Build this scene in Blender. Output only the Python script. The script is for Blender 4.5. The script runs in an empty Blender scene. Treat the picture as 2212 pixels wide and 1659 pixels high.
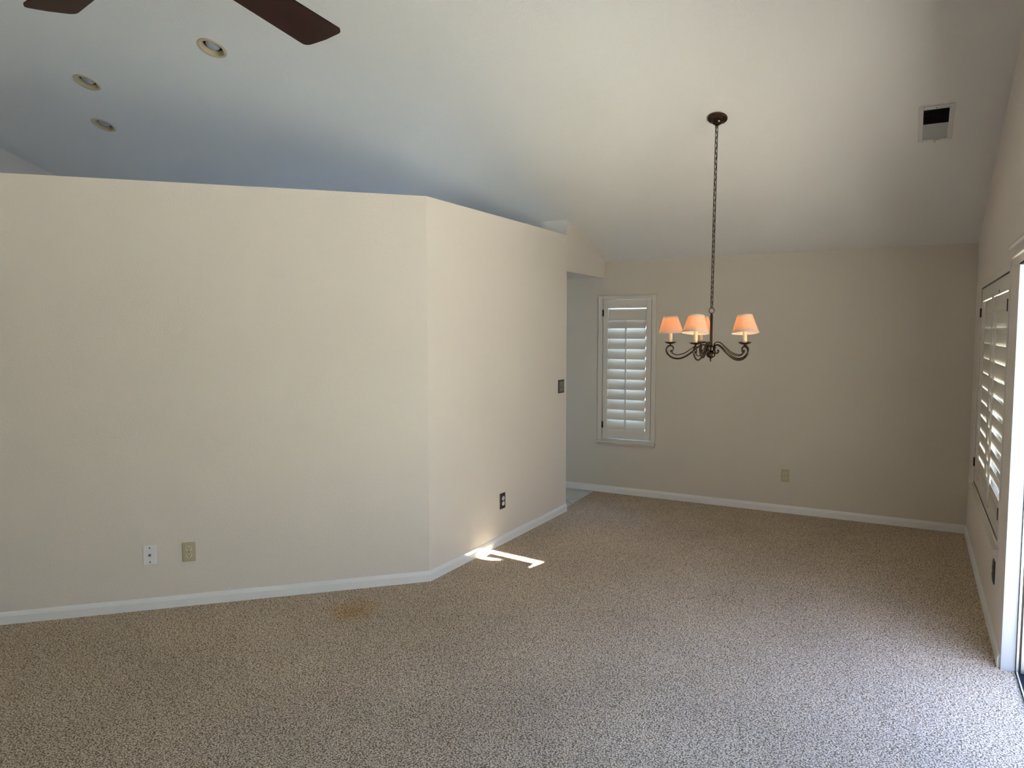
import bpy, bmesh, math, random
from mathutils import Vector, Matrix, Euler

random.seed(7)
PI = math.pi
scene = bpy.context.scene
COL = scene.collection
IMG_W, IMG_H = 2212.0, 1659.0

# ------------------------------------------------------------------ camera
CAM = Vector((-0.40752, -6.56028, 1.59))
FOC = 1545.633
camd = bpy.data.cameras.new('camera')
camd.sensor_fit = 'HORIZONTAL'
camd.sensor_width = 36.0
camd.lens = FOC / IMG_W * 36.0
camd.shift_x = -15.459 / IMG_W
camd.shift_y = -2.903 / IMG_W
camd.clip_start = 0.02
camd.clip_end = 200
cam = bpy.data.objects.new('camera', camd)
COL.objects.link(cam)
r_ = Vector((0.875773543, 0.482722007, -0.00040732))
u_ = Vector((-0.03389646, 0.06233798, 0.99747933))
f_ = Vector((-0.48153061, 0.8735522, -0.07095652))
cam.matrix_world = Matrix(((r_.x, u_.x, -f_.x, CAM.x), (r_.y, u_.y, -f_.y, CAM.y),
                           (r_.z, u_.z, -f_.z, CAM.z), (0, 0, 0, 1)))
scene.camera = cam

# ------------------------------------------------------------------ exposure, sky, sun
scene.view_settings.view_transform = 'Standard'
scene.view_settings.look = 'None'
scene.view_settings.gamma = 1
scene.view_settings.use_curve_mapping = False
scene.view_settings.exposure = 1.80
scene.cycles.max_bounces = 14
scene.cycles.diffuse_bounces = 9
scene.cycles.transparent_max_bounces = 12
scene.cycles.caustics_reflective = False
scene.cycles.caustics_refractive = False
scene.cycles.sample_clamp_indirect = 8.0

world = bpy.data.worlds.new('sky')
scene.world = world
world.use_nodes = True
wn, wl = world.node_tree.nodes, world.node_tree.links
wn.clear()
w_out = wn.new('ShaderNodeOutputWorld')
w_bg = wn.new('ShaderNodeBackground')
w_tc = wn.new('ShaderNodeTexCoord')
w_sep = wn.new('ShaderNodeSeparateXYZ')
w_rmp = wn.new('ShaderNodeValToRGB')
wl.new(w_tc.outputs['Generated'], w_sep.inputs[0])
wl.new(w_sep.outputs['Z'], w_rmp.inputs[0])
w_rmp.color_ramp.elements[0].position = 0.0
w_rmp.color_ramp.elements[0].color = (0.88, 1.0, 0.94, 1)
w_rmp.color_ramp.elements[1].position = 0.6
w_rmp.color_ramp.elements[1].color = (0.40, 0.55, 0.98, 1)
w_az = wn.new('ShaderNodeMapRange')        # bluer sky away from the sun
w_az.inputs[1].default_value = -1.0
w_az.inputs[2].default_value = 1.0
wl.new(w_sep.outputs['Y'], w_az.inputs[0])
w_tint = wn.new('ShaderNodeMix')
w_tint.data_type = 'RGBA'
w_tint.inputs[6].default_value = (1.12, 1.0, 0.86, 1)
w_tint.inputs[7].default_value = (0.86, 1.08, 1.36, 1)
wl.new(w_az.outputs[0], w_tint.inputs[0])
w_mul = wn.new('ShaderNodeMix')
w_mul.data_type = 'RGBA'
w_mul.blend_type = 'MULTIPLY'
w_mul.inputs[0].default_value = 1.0
wl.new(w_rmp.outputs[0], w_mul.inputs[6])
wl.new(w_tint.outputs[2], w_mul.inputs[7])
wl.new(w_mul.outputs[2], w_bg.inputs[0])
w_str = wn.new('ShaderNodeMapRange')       # hazy brightness rising towards the zenith
w_str.interpolation_type = 'SMOOTHSTEP'
w_str.inputs[1].default_value = 0.30
w_str.inputs[2].default_value = 0.85
w_str.inputs[3].default_value = 1.75
w_str.inputs[4].default_value = 3.1
wl.new(w_sep.outputs['Z'], w_str.inputs[0])
wl.new(w_str.outputs[0], w_bg.inputs[1])
wl.new(w_bg.outputs[0], w_out.inputs[0])

SUN_TAN = 0.38
sund = bpy.data.lights.new('sun', 'SUN')
sund.energy = 49.0
sund.color = (0.97, 1.0, 0.90)
sund.angle = math.radians(0.16)
sun = bpy.data.objects.new('sun', sund)
COL.objects.link(sun)
sun.rotation_euler = Vector((0.0, 1.0, -SUN_TAN)).to_track_quat('-Z', 'Y').to_euler()
sun.location = (2, -14, 9)


def portal(name, loc, rot, sx, sy):
    d = bpy.data.lights.new(name, 'AREA')
    d.shape = 'RECTANGLE'
    d.size, d.size_y = sx, sy
    d.cycles.is_portal = True
    o = bpy.data.objects.new(name, d)
    o.location = loc
    o.rotation_euler = rot
    COL.objects.link(o)


# key numbers of the room (metres). right wall X=0, far wall Y=0, floor Z=0
HW, SL = 2.2666, 0.33333            # plate height at the far wall, ceiling slope
XP, YC, YP = -3.0707, -2.9139, -0.8714   # partition plane, its bend, its free end
HL, HH = 2.4243, 2.1129             # ledge height, passage header height
XL, YB, YR = -7.78, -9.5, -6.0      # left wall, back wall, ridge
A1 = math.radians(44.32)
P1D = Vector((-math.sin(A1), -math.cos(A1)))   # run of the angled partition
P1N = Vector((math.cos(A1), -math.sin(A1)))    # its face normal, towards the room
DOOR_Y0, DOOR_Y1, DOOR_Z = -2.59, -5.05, 1.905


def zc(y):
    return HW - SL * y if y > YR else HW - SL * YR + SL * (y - YR)


portal('door_daylight_portal', (0.16, (DOOR_Y0 + DOOR_Y1) / 2, DOOR_Z / 2), (0, PI / 2, 0), DOOR_Z, DOOR_Y0 - DOOR_Y1)
portal('kitchen_daylight_portal', (-5.14, 0.16, 1.1), (-PI / 2, 0, 0), 1.52, 2.0)
portal('far_daylight_portal', (-2.835, 0.16, 1.22), (-PI / 2, 0, 0), 0.5, 1.36)
portal('rear_daylight_portal', (0.16, -7.95, 1.35), (0, PI / 2, 0), 1.1, 2.5)
portal('side_daylight_portal', (0.16, -1.40, 1.2), (0, PI / 2, 0), 1.4, 1.7)


# ------------------------------------------------------------------ materials
def newmat(name):
    m = bpy.data.materials.new(name)
    m.use_nodes = True
    return m, m.node_tree.nodes, m.node_tree.links, m.node_tree.nodes['Principled BSDF']


def mat(name, rgb, rough=0.5, metal=0.0, bump=0.0, bscale=200.0, var=0.0, vscale=6.0, coat=0.0, detail=2.0, bdist=0.002):
    m, N, L, B = newmat(name)
    B.inputs['Base Color'].default_value = (*rgb, 1)
    B.inputs['Roughness'].default_value = rough
    B.inputs['Metallic'].default_value = metal
    if coat:
        B.inputs['Coat Weight'].default_value = coat
        B.inputs['Coat Roughness'].default_value = 0.15
    tc = N.new('ShaderNodeTexCoord')
    if bump:
        n = N.new('ShaderNodeTexNoise')
        n.inputs['Scale'].default_value = bscale
        n.inputs['Detail'].default_value = detail
        n.inputs['Roughness'].default_value = 0.55
        L.new(tc.outputs['Object'], n.inputs['Vector'])
        b = N.new('ShaderNodeBump')
        b.inputs['Strength'].default_value = bump
        b.inputs['Distance'].default_value = bdist
        L.new(n.outputs['Fac'], b.inputs['Height'])
        L.new(b.outputs[0], B.inputs['Normal'])
    if var:
        n = N.new('ShaderNodeTexNoise')
        n.inputs['Scale'].default_value = vscale
        n.inputs['Detail'].default_value = 3
        L.new(tc.outputs['Object'], n.inputs['Vector'])
        mx = N.new('ShaderNodeMix')
        mx.data_type = 'RGBA'
        mx.inputs[6].default_value = (*[c * (1 - var) for c in rgb], 1)
        mx.inputs[7].default_value = (*[min(1, c * (1 + var)) for c in rgb], 1)
        L.new(n.outputs['Fac'], mx.inputs[0])
        L.new(mx.outputs[2], B.inputs['Base Color'])
    return m


M = {}
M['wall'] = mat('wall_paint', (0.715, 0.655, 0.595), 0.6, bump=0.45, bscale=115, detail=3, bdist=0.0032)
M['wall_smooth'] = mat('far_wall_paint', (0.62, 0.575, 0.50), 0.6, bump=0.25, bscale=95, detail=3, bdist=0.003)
M['ceiling'] = mat('ceiling_paint', (0.74, 0.735, 0.715), 0.75, bump=0.5, bscale=120, detail=3, bdist=0.0035)
M['trim'] = mat('trim_paint', (0.76, 0.76, 0.76), 0.35, bump=0.05, bscale=40)
M['shutter'] = mat('shutter_paint', (0.65, 0.615, 0.55), 0.38, bump=0.04, bscale=30)
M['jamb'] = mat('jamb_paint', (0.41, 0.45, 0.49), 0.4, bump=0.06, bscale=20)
M['alu'] = mat('aluminium', (0.62, 0.64, 0.66), 0.35, 0.8, bump=0.03, bscale=60)
M['rubber'] = mat('black_rubber', (0.012, 0.013, 0.016), 0.55, bump=0.1, bscale=80)
M['track'] = mat('track_metal', (0.012, 0.013, 0.016), 0.6, 0.0, bump=0.1, bscale=60)
M['bronze'] = mat('chandelier_bronze', (0.085, 0.060, 0.043), 0.22, 0.95, bump=0.08, bscale=120, var=0.3, vscale=40)
M['cord'] = mat('cord', (0.05, 0.04, 0.03), 0.6, bump=0.1, bscale=300)
M['candle'] = mat('candle_sleeve', (0.80, 0.66, 0.42), 0.5, bump=0.1, bscale=90)
M['blade'] = mat('blade_wood', (0.016, 0.0020, 0.0012), 0.6, bump=0.08, bscale=30, var=0.35, vscale=14, coat=0.1)
M['fan_metal'] = mat('fan_bronze', (0.06, 0.04, 0.03), 0.3, 0.85, bump=0.05, bscale=60)
M['trim_ring'] = mat('trim_ring_paint', (0.50, 0.43, 0.29), 0.45, bump=0.05, bscale=60)
M['can'] = mat('can_inner', (0.09, 0.065, 0.035), 0.45, bump=0.05, bscale=60)
M['bulb_off'] = mat('unlit_bulb_glass', (0.36, 0.37, 0.41), 0.25, bump=0.03, bscale=60, coat=0.5)
M['vent'] = mat('vent_enamel', (0.62, 0.61, 0.59), 0.4, bump=0.05, bscale=60)
M['vent_slat'] = mat('vent_slat_enamel', (0.42, 0.43, 0.41), 0.45, bump=0.05, bscale=60)
M['vent_dark'] = mat('vent_shade_black', (0.012, 0.010, 0.008), 0.8, bump=0.1, bscale=60)
M['almond'] = mat('almond_plastic', (0.47, 0.41, 0.27), 0.35, bump=0.03, bscale=60)
M['almond_light'] = mat('almond_receptacle', (0.60, 0.55, 0.40), 0.35, bump=0.03, bscale=60)
M['white_plastic'] = mat('white_plastic', (0.78, 0.77, 0.80), 0.35, bump=0.03, bscale=60)
M['plate_dark'] = mat('dark_bronze_plate', (0.060, 0.055, 0.048), 0.38, 0.4, bump=0.15, bscale=150, var=0.3, vscale=60)
M['plate_pewter'] = mat('pewter_plate', (0.20, 0.185, 0.155), 0.4, 0.4, bump=0.25, bscale=130, var=0.35, vscale=70)
M['slot'] = mat('slot_black', (0.008, 0.007, 0.006), 0.7, bump=0.05, bscale=60)
M['steel'] = mat('steel', (0.35, 0.35, 0.36), 0.25, 0.9, bump=0.03, bscale=60)
M['hinge'] = mat('hinge_metal', (0.035, 0.028, 0.022), 0.4, 0.7, bump=0.05, bscale=60)
M['patio'] = mat('patio_concrete', (0.62, 0.56, 0.48), 0.85, bump=0.3, bscale=30, var=0.08, vscale=3)
M['fence'] = mat('fence_paint', (0.50, 0.46, 0.40), 0.8, bump=0.1, bscale=40, var=0.1, vscale=2)
M['sun_mask'] = mat('sun_mask_board', (0.6, 0.58, 0.52), 0.8, bump=0.1, bscale=200)


def glass_mat():
    m, N, L, B = newmat('window_glass')
    out = [n for n in N if n.type == 'OUTPUT_MATERIAL'][0]
    N.remove(B)
    t = N.new('ShaderNodeBsdfTransparent')
    t.inputs[0].default_value = (0.93, 0.96, 0.95, 1)
    g = N.new('ShaderNodeBsdfGlossy')
    g.inputs['Roughness'].default_value = 0.02
    fr = N.new('ShaderNodeFresnel')
    fr.inputs[0].default_value = 1.18
    mx = N.new('ShaderNodeMixShader')
    L.new(fr.outputs[0], mx.inputs[0])
    L.new(t.outputs[0], mx.inputs[1])
    L.new(g.outputs[0], mx.inputs[2])
    L.new(mx.outputs[0], out.inputs[0])
    return m


M['glass'] = glass_mat()


def shade_mat(name, rgb, tr, mixf):
    m, N, L, B = newmat(name)
    out = [n for n in N if n.type == 'OUTPUT_MATERIAL'][0]
    N.remove(B)
    tc = N.new('ShaderNodeTexCoord')
    n = N.new('ShaderNodeTexNoise')
    n.inputs['Scale'].default_value = 25
    n.inputs['Detail'].default_value = 4
    L.new(tc.outputs['Object'], n.inputs['Vector'])
    c = N.new('ShaderNodeMix')
    c.data_type = 'RGBA'
    c.inputs[6].default_value = (*[x * 0.93 for x in rgb], 1)
    c.inputs[7].default_value = (*rgb, 1)
    L.new(n.outputs['Fac'], c.inputs[0])
    d = N.new('ShaderNodeBsdfDiffuse')
    t = N.new('ShaderNodeBsdfTranslucent')
    t.inputs[0].default_value = (*tr, 1)
    L.new(c.outputs[2], d.inputs[0])
    mx = N.new('ShaderNodeMixShader')
    mx.inputs[0].default_value = mixf
    L.new(d.outputs[0], mx.inputs[1])
    L.new(t.outputs[0], mx.inputs[2])
    L.new(mx.outputs[0], out.inputs[0])
    return m


M['lampshade'] = shade_mat('lampshade_fabric', (0.80, 0.66, 0.55), (0.92, 0.66, 0.47), 0.5)
M['shade_trim'] = shade_mat('lampshade_trim', (0.74, 0.70, 0.64), (0.7, 0.55, 0.4), 0.08)


def bulb_mat():
    m, N, L, B = newmat('lit_bulb')
    B.inputs['Base Color'].default_value = (0.9, 0.8, 0.6, 1)
    B.inputs['Emission Color'].default_value = (1.0, 0.66, 0.30, 1)
    B.inputs['Emission Strength'].default_value = 6.0
    return m


M['bulb_on'] = bulb_mat()


def carpet_mat():
    m, N, L, B = newmat('carpet_pile')
    B.inputs['Roughness'].default_value = 0.95
    B.inputs['Specular IOR Level'].default_value = 0.1
    tc = N.new('ShaderNodeTexCoord')
    # wobble the lookup so that the tufts lean and curl
    w = N.new('ShaderNodeTexNoise')
    w.inputs['Scale'].default_value = 110
    w.inputs['Detail'].default_value = 2
    L.new(tc.outputs['Object'], w.inputs['Vector'])
    ws = N.new('ShaderNodeVectorMath'); ws.operation = 'SCALE'
    ws.inputs['Scale'].default_value = 0.007
    L.new(w.outputs['Color'], ws.inputs[0])
    wa = N.new('ShaderNodeVectorMath'); wa.operation = 'ADD'
    L.new(tc.outputs['Object'], wa.inputs[0])
    L.new(ws.outputs[0], wa.inputs[1])
    v = N.new('ShaderNodeTexVoronoi')
    v.inputs['Scale'].default_value = 150
    L.new(wa.outputs[0], v.inputs['Vector'])
    n1 = N.new('ShaderNodeTexNoise')
    n1.inputs['Scale'].default_value = 260
    n1.inputs['Detail'].default_value = 4
    n1.inputs['Roughness'].default_value = 0.7
    L.new(wa.outputs[0], n1.inputs['Vector'])
    # tuft height: round tops, gaps between
    inv = N.new('ShaderNodeMath'); inv.operation = 'MULTIPLY_ADD'
    inv.inputs[1].default_value = -1.1
    inv.inputs[2].default_value = 1.0
    L.new(v.outputs['Distance'], inv.inputs[0])
    hgt = N.new('ShaderNodeMath'); hgt.operation = 'MULTIPLY_ADD'
    hgt.inputs[1].default_value = 0.9
    L.new(n1.outputs['Fac'], hgt.inputs[0])
    L.new(inv.outputs[0], hgt.inputs[2])
    bump = N.new('ShaderNodeBump')
    bump.inputs['Strength'].default_value = 1.0
    bump.inputs['Distance'].default_value = 0.0040
    L.new(hgt.outputs[0], bump.inputs['Height'])
    L.new(bump.outputs[0], B.inputs['Normal'])
    # flecked beige yarn by tuft height, shade in the gaps painted dark
    rmp = N.new('ShaderNodeValToRGB')
    e = rmp.color_ramp.elements
    e[0].position = 0.62; e[0].color = (0.21, 0.15, 0.095, 1)
    e[1].position = 1.22; e[1].color = (0.99, 0.90, 0.76, 1)
    k = e.new(0.86); k.color = (0.86, 0.715, 0.545, 1)
    mr = N.new('ShaderNodeMapRange')
    mr.inputs[1].default_value = 0.55; mr.inputs[2].default_value = 1.35
    L.new(hgt.outputs[0], mr.inputs[0])
    e[0].position = 0.14; k.position = 0.44; e[1].position = 0.72
    L.new(mr.outputs[0], rmp.inputs[0])
    # broad wear
    n2 = N.new('ShaderNodeTexNoise')
    n2.inputs['Scale'].default_value = 1.6
    n2.inputs['Detail'].default_value = 4
    L.new(tc.outputs['Object'], n2.inputs['Vector'])
    wr = N.new('ShaderNodeMapRange')
    wr.inputs[1].default_value = 0.3; wr.inputs[2].default_value = 0.7
    wr.inputs[3].default_value = 0.90; wr.inputs[4].default_value = 1.06
    L.new(n2.outputs['Fac'], wr.inputs[0])
    wm = N.new('ShaderNodeVectorMath'); wm.operation = 'SCALE'
    L.new(rmp.outputs[0], wm.inputs[0])
    L.new(wr.outputs[0], wm.inputs['Scale'])
    # the brown spill stain near the angled wall
    sep = N.new('ShaderNodeVectorMath'); sep.operation = 'DISTANCE'
    sep.inputs[1].default_value = (-3.15, -3.53, 0)
    nw = N.new('ShaderNodeTexNoise')
    nw.inputs['Scale'].default_value = 9
    nw.inputs['Detail'].default_value = 3
    L.new(tc.outputs['Object'], nw.inputs['Vector'])
    L.new(tc.outputs['Object'], sep.inputs[0])
    sa = N.new('ShaderNodeMath'); sa.operation = 'MULTIPLY_ADD'
    sa.inputs[1].default_value = 0.25
    L.new(nw.outputs['Fac'], sa.inputs[0])
    L.new(sep.outputs['Value'], sa.inputs[2])
    sm = N.new('ShaderNodeMapRange')
    sm.interpolation_type = 'SMOOTHSTEP'
    sm.inputs[1].default_value = 0.13; sm.inputs[2].default_value = 0.34
    sm.inputs[3].default_value = 0.62; sm.inputs[4].default_value = 0.0
    L.new(sa.outputs[0], sm.inputs[0])
    mx = N.new('ShaderNodeMix'); mx.data_type = 'RGBA'; mx.blend_type = 'MULTIPLY'
    mx.inputs[7].default_value = (0.95, 0.66, 0.30, 1)
    L.new(sm.outputs[0], mx.inputs[0])
    L.new(wm.outputs[0], mx.inputs[6])
    L.new(mx.outputs[2], B.inputs['Base Color'])
    return m


M['carpet'] = carpet_mat()


def tile_mat():
    m, N, L, B = newmat('floor_tile')
    B.inputs['Roughness'].default_value = 0.35
    tc = N.new('ShaderNodeTexCoord')
    mp = N.new('ShaderNodeMapping')
    mp.inputs['Rotation'].default_value = (0, 0, math.radians(45))
    L.new(tc.outputs['Object'], mp.inputs['Vector'])
    b = N.new('ShaderNodeTexBrick')
    b.offset = 0
    b.inputs['Color1'].default_value = (0.62, 0.62, 0.60, 1)
    b.inputs['Color2'].default_value = (0.57, 0.575, 0.56, 1)
    b.inputs['Mortar'].default_value = (0.30, 0.29, 0.27, 1)
    b.inputs['Scale'].default_value = 1.0
    b.inputs['Mortar Size'].default_value = 0.004
    b.inputs['Brick Width'].default_value = 0.33
    b.inputs['Row Height'].default_value = 0.33
    L.new(mp.outputs[0], b.inputs['Vector'])
    n = N.new('ShaderNodeTexNoise')
    n.inputs['Scale'].default_value = 6
    n.inputs['Detail'].default_value = 5
    L.new(tc.outputs['Object'], n.inputs['Vector'])
    mx = N.new('ShaderNodeMix'); mx.data_type = 'RGBA'; mx.blend_type = 'OVERLAY'
    mx.inputs[0].default_value = 0.35
    L.new(b.outputs['Color'], mx.inputs[6])
    L.new(n.outputs['Color'], mx.inputs[7])
    L.new(mx.outputs[2], B.inputs['Base Color'])
    return m


M['tile'] = tile_mat()


M['track'].node_tree.nodes['Principled BSDF'].inputs['Specular IOR Level'].default_value = 0.08
M['blade'].node_tree.nodes['Principled BSDF'].inputs['Specular IOR Level'].default_value = 0.15
M['dark_strip'] = mat('dark_strip_ground', (0.07, 0.055, 0.04), 0.95, bump=0.5, bscale=25, var=0.3, vscale=9)  # dark ground colour for the strip added to cut bounced light


# ------------------------------------------------------------------ mesh helpers
def mk(name, bm, m, parent=None, smooth=False, loc=None, rotz=None):
    bmesh.ops.recalc_face_normals(bm, faces=bm.faces[:])
    me = bpy.data.meshes.new(name)
    bm.to_mesh(me)
    bm.free()
    me.materials.append(m)
    if smooth:
        for p in me.polygons:
            p.use_smooth = True
    o = bpy.data.objects.new(name, me)
    COL.objects.link(o)
    if parent is not None:
        o.parent = parent
    if loc is not None:
        o.location = loc
    if rotz is not None:
        o.rotation_euler = (0, 0, rotz)
    return o


def smooth_by_angle(o, deg=35):
    me = o.data
    for p in me.polygons:
        p.use_smooth = True
    bm = bmesh.new()
    bm.from_mesh(me)
    for e in bm.edges:
        if len(e.link_faces) == 2 and e.calc_face_angle(0) > math.radians(deg):
            e.smooth = False
    bm.to_mesh(me)
    bm.free()
    return o


def tag(o, label=None, cat=None, group=None, kind=None):
    if label:
        o['label'] = label
    if cat:
        o['category'] = cat
    if group:
        o['group'] = group
    if kind:
        o['kind'] = kind
    return o


def empty(name, loc, rotz=0.0, label=None, cat=None, group=None, kind=None):
    o = bpy.data.objects.new(name, None)
    o.empty_display_size = 0.05
    o.location = loc
    o.rotation_euler = (0, 0, rotz)
    COL.objects.link(o)
    return tag(o, label, cat, group, kind)


def box(bm, x0, x1, y0, y1, z0, z1, bev=0.0, mtx=None, seg=2):
    x0, x1 = min(x0, x1), max(x0, x1)
    y0, y1 = min(y0, y1), max(y0, y1)
    z0, z1 = min(z0, z1), max(z0, z1)
    vs = [bm.verts.new(p) for p in ((x0, y0, z0), (x1, y0, z0), (x1, y1, z0), (x0, y1, z0),
                                    (x0, y0, z1), (x1, y0, z1), (x1, y1, z1), (x0, y1, z1))]
    fs = [bm.faces.new([vs[i] for i in q]) for q in
          ((3, 2, 1, 0), (4, 5, 6, 7), (0, 1, 5, 4), (1, 2, 6, 5), (2, 3, 7, 6), (3, 0, 4, 7))]
    if bev:
        es = {e for f in fs for e in f.edges}
        res = bmesh.ops.bevel(bm, geom=list(es), offset=bev, segments=seg, affect='EDGES', profile=0.5)
        vs = list({v for f in res['faces'] for v in f.verts} | {v for v in vs if v.is_valid})
    if mtx is not None:
        bmesh.ops.transform(bm, matrix=mtx, verts=vs)
    return vs


def prism(bm, pts, axis_fn, d0, d1):
    """extrude a 2D outline; axis_fn(u, v, d) -> point"""
    a = [bm.verts.new(axis_fn(u, v, d0)) for u, v in pts]
    b = [bm.verts.new(axis_fn(u, v, d1)) for u, v in pts]
    n = len(pts)
    bm.faces.new(a[::-1])
    bm.faces.new(b)
    for i in range(n):
        bm.faces.new((a[i], a[(i + 1) % n], b[(i + 1) % n], b[i]))
    return a + b


def lathe(bm, prof, seg=32, mtx=None, close=False):
    """prof: (radius, z) list; revolve about Z"""
    rings = []
    allv = []
    for r, z in prof:
        if r < 1e-6:
            v = [bm.verts.new((0, 0, z))]
        else:
            v = [bm.verts.new((r * math.cos(2 * PI * i / seg), r * math.sin(2 * PI * i / seg), z)) for i in range(seg)]
        rings.append(v)
        allv += v
    pairs = list(zip(rings[:-1], rings[1:]))
    if close:
        pairs.append((rings[-1], rings[0]))
    for a, b in pairs:
        if len(a) == 1 and len(b) == 1:
            continue
        for i in range(seg):
            j = (i + 1) % seg
            if len(a) == 1:
                bm.faces.new((a[0], b[j], b[i]))
            elif len(b) == 1:
                bm.faces.new((a[i], a[j], b[0]))
            else:
                bm.faces.new((a[i], a[j], b[j], b[i]))
    if mtx is not None:
        bmesh.ops.transform(bm, matrix=mtx, verts=allv)
    return allv


def tube(bm, pts, rad, seg=10, closed=False, radii=None, cap=True):
    pts = [Vector(p) for p in pts]
    n = len(pts)
    tang = []
    for i in range(n):
        if closed:
            t = pts[(i + 1) % n] - pts[i - 1]
        else:
            t = pts[min(i + 1, n - 1)] - pts[max(i - 1, 0)]
        tang.append(t.normalized())
    ref = Vector((0, 0, 1)) if abs(tang[0].z) < 0.9 else Vector((1, 0, 0))
    nrm = (ref - tang[0] * ref.dot(tang[0])).normalized()
    rings = []
    for i in range(n):
        if i:
            nrm = (nrm - tang[i] * nrm.dot(tang[i]))
            nrm.normalize()
        bi = tang[i].cross(nrm)
        rr = radii[i] if radii else rad
        rings.append([bm.verts.new(pts[i] + (nrm * math.cos(2 * PI * k / seg) + bi * math.sin(2 * PI * k / seg)) * rr)
                      for k in range(seg)])
    for i in range(n if closed else n - 1):
        a, b = rings[i], rings[(i + 1) % n]
        for k in range(seg):
            bm.faces.new((a[k], a[(k + 1) % seg], b[(k + 1) % seg], b[k]))
    if not closed and cap:
        bm.faces.new(rings[0][::-1])
        bm.faces.new(rings[-1])


def spline(ctrl, n=12):
    """Catmull-Rom through control points"""
    P = [Vector(p) for p in ctrl]
    P = [P[0] * 2 - P[1]] + P + [P[-1] * 2 - P[-2]]
    out = []
    for i in range(1, len(P) - 2):
        for k in range(n):
            t = k / n
            a, b, c, d = P[i - 1], P[i], P[i + 1], P[i + 2]
            out.append(0.5 * ((2 * b) + (c - a) * t + (2 * a - 5 * b + 4 * c - d) * t * t + (3 * b - a - 3 * c + d) * t ** 3))
    out.append(P[-2])
    return out


def struct(name, bm, m, label, cat, parent=None, **k):
    o = mk(name, bm, m, parent, **k)
    return tag(o, label, cat, kind='structure')


# ------------------------------------------------------------------ setting: floors, walls, ceiling
P1LEN = 3.60
C2 = Vector((XP, YC))
P1E = C2 + P1D * P1LEN
TH = 0.115
# inner side of the bent partition
miter = (P1N + Vector((1, 0))) / (1 + P1N.dot(Vector((1, 0))))
CI = C2 - miter * TH
P1EI = P1E - P1N * TH

bm = bmesh.new()
car = [(0, 0),  (-3.165, 0), (-3.115, YP), (-3.115, CI.y), (P1EI.x, P1EI.y), (XL, P1EI.y), (XL, YB), (0, YB), (0, DOOR_Y1), (0.058, DOOR_Y1), (0.058, DOOR_Y0), (0, DOOR_Y0)]
prism(bm, car, lambda u, v, d: (u, v, d), -0.05, 0.0)
struct('floor', bm, M['carpet'], 'beige flecked cut-pile carpet covering the room with a brown stain', 'carpet')

bm = bmesh.new()
til = [(-3.165, 0), (XL, 0), (XL, P1EI.y), (P1EI.x, P1EI.y), (-3.115, CI.y), (-3.115, YP)]
prism(bm, til, lambda u, v, d: (u, v, d), -0.05, -0.004)
struct('floor_passage', bm, M['tile'], 'pale grey square floor tiles seen through the passage beside the carpet edge', 'tile floor')


def wall_cells(bm, us, holes, ztop, fn, t0, t1, z0=-0.05):
    """a wall with rectangular holes built of solid cells; fn(u, t, z)"""
    us = sorted(set(us) | {h[0] for h in holes} | {h[1] for h in holes})
    for a, b in zip(us[:-1], us[1:]):
        mid = (a + b) / 2
        zs = [z0]
        for h in sorted(holes, key=lambda q: q[2]):
            if h[0] < mid < h[1]:
                zs += [h[2], h[3]]
        zs.append(None)
        for i in range(0, len(zs), 2):
            lo, hi = zs[i], zs[i + 1]
            if hi is not None and hi - lo < 1e-4:
                continue
            ha = ztop(a) if hi is None else hi
            hb = ztop(b) if hi is None else hi
            prism(bm, [(a, lo), (b, lo), (b, hb), (a, ha)], lambda u, v, d: fn(u, d, v), t0, t1)


WT = 0.14
FW = (-3.085, -2.585, 0.540, 1.900)     # far window opening
RW = (-2.245, -0.545, 0.515, 1.892)     # right window opening (y)
REAR = (-9.2, -6.70, 0.80, 1.90)        # unseen window added in the right wall to brighten the left side (y)
KW = (-5.9, -4.38, 0.1, 2.1)             # kitchen window opening
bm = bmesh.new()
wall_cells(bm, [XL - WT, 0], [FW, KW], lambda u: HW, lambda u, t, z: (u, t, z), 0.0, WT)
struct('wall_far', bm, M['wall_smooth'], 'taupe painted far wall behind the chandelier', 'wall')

bm = bmesh.new()
wall_cells(bm, [YB, YR, 0.0 + WT], [RW, (DOOR_Y1, DOOR_Y0, -0.05, DOOR_Z), REAR], lambda y: zc(min(y, 0)),
           lambda u, t, z: (t, u, z), 0.0, WT)
struct('wall_right', bm, M['wall'], 'painted right wall with the double shutters and glass door', 'wall')

bm = bmesh.new()
wall_cells(bm, [YB, YR, 0.0], [], zc, lambda u, t, z: (t, u, z), XL - WT, XL)
struct('wall_left', bm, M['wall'], 'beige wall glimpsed above the ledge at far left', 'wall')

# back wall with an added slot that lets in the sun patch
SLZ0, SLZ1, SLX0, SLX1 = 2.712, 2.790, -3.0575, -2.600
bm = bmesh.new()
wall_cells(bm, [XL, 0], [(SLX0, SLX1, SLZ0, SLZ1)], lambda u: zc(YB), lambda u, t, z: (u, t, z), YB - 0.012, YB)
struct('wall_back', bm, M['wall'], 'painted wall behind the viewer', 'wall')
# unseen mask added over that slot, cut to shape the sun patch
bm = bmesh.new()


def slot_pt(fx, fy):
    return (fx, (fy - YB) * SUN_TAN)


mask_poly = [slot_pt(-3.030, -2.212), slot_pt(-2.640, -2.262), slot_pt(-2.640, -2.375), slot_pt(-3.01, -2.375),
              slot_pt(-2.86, -2.312), slot_pt(-3.020, -2.325)]
prism(bm, mask_poly, lambda u, v, d: (u, d, v), YB - 0.016, YB - 0.013)
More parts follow.
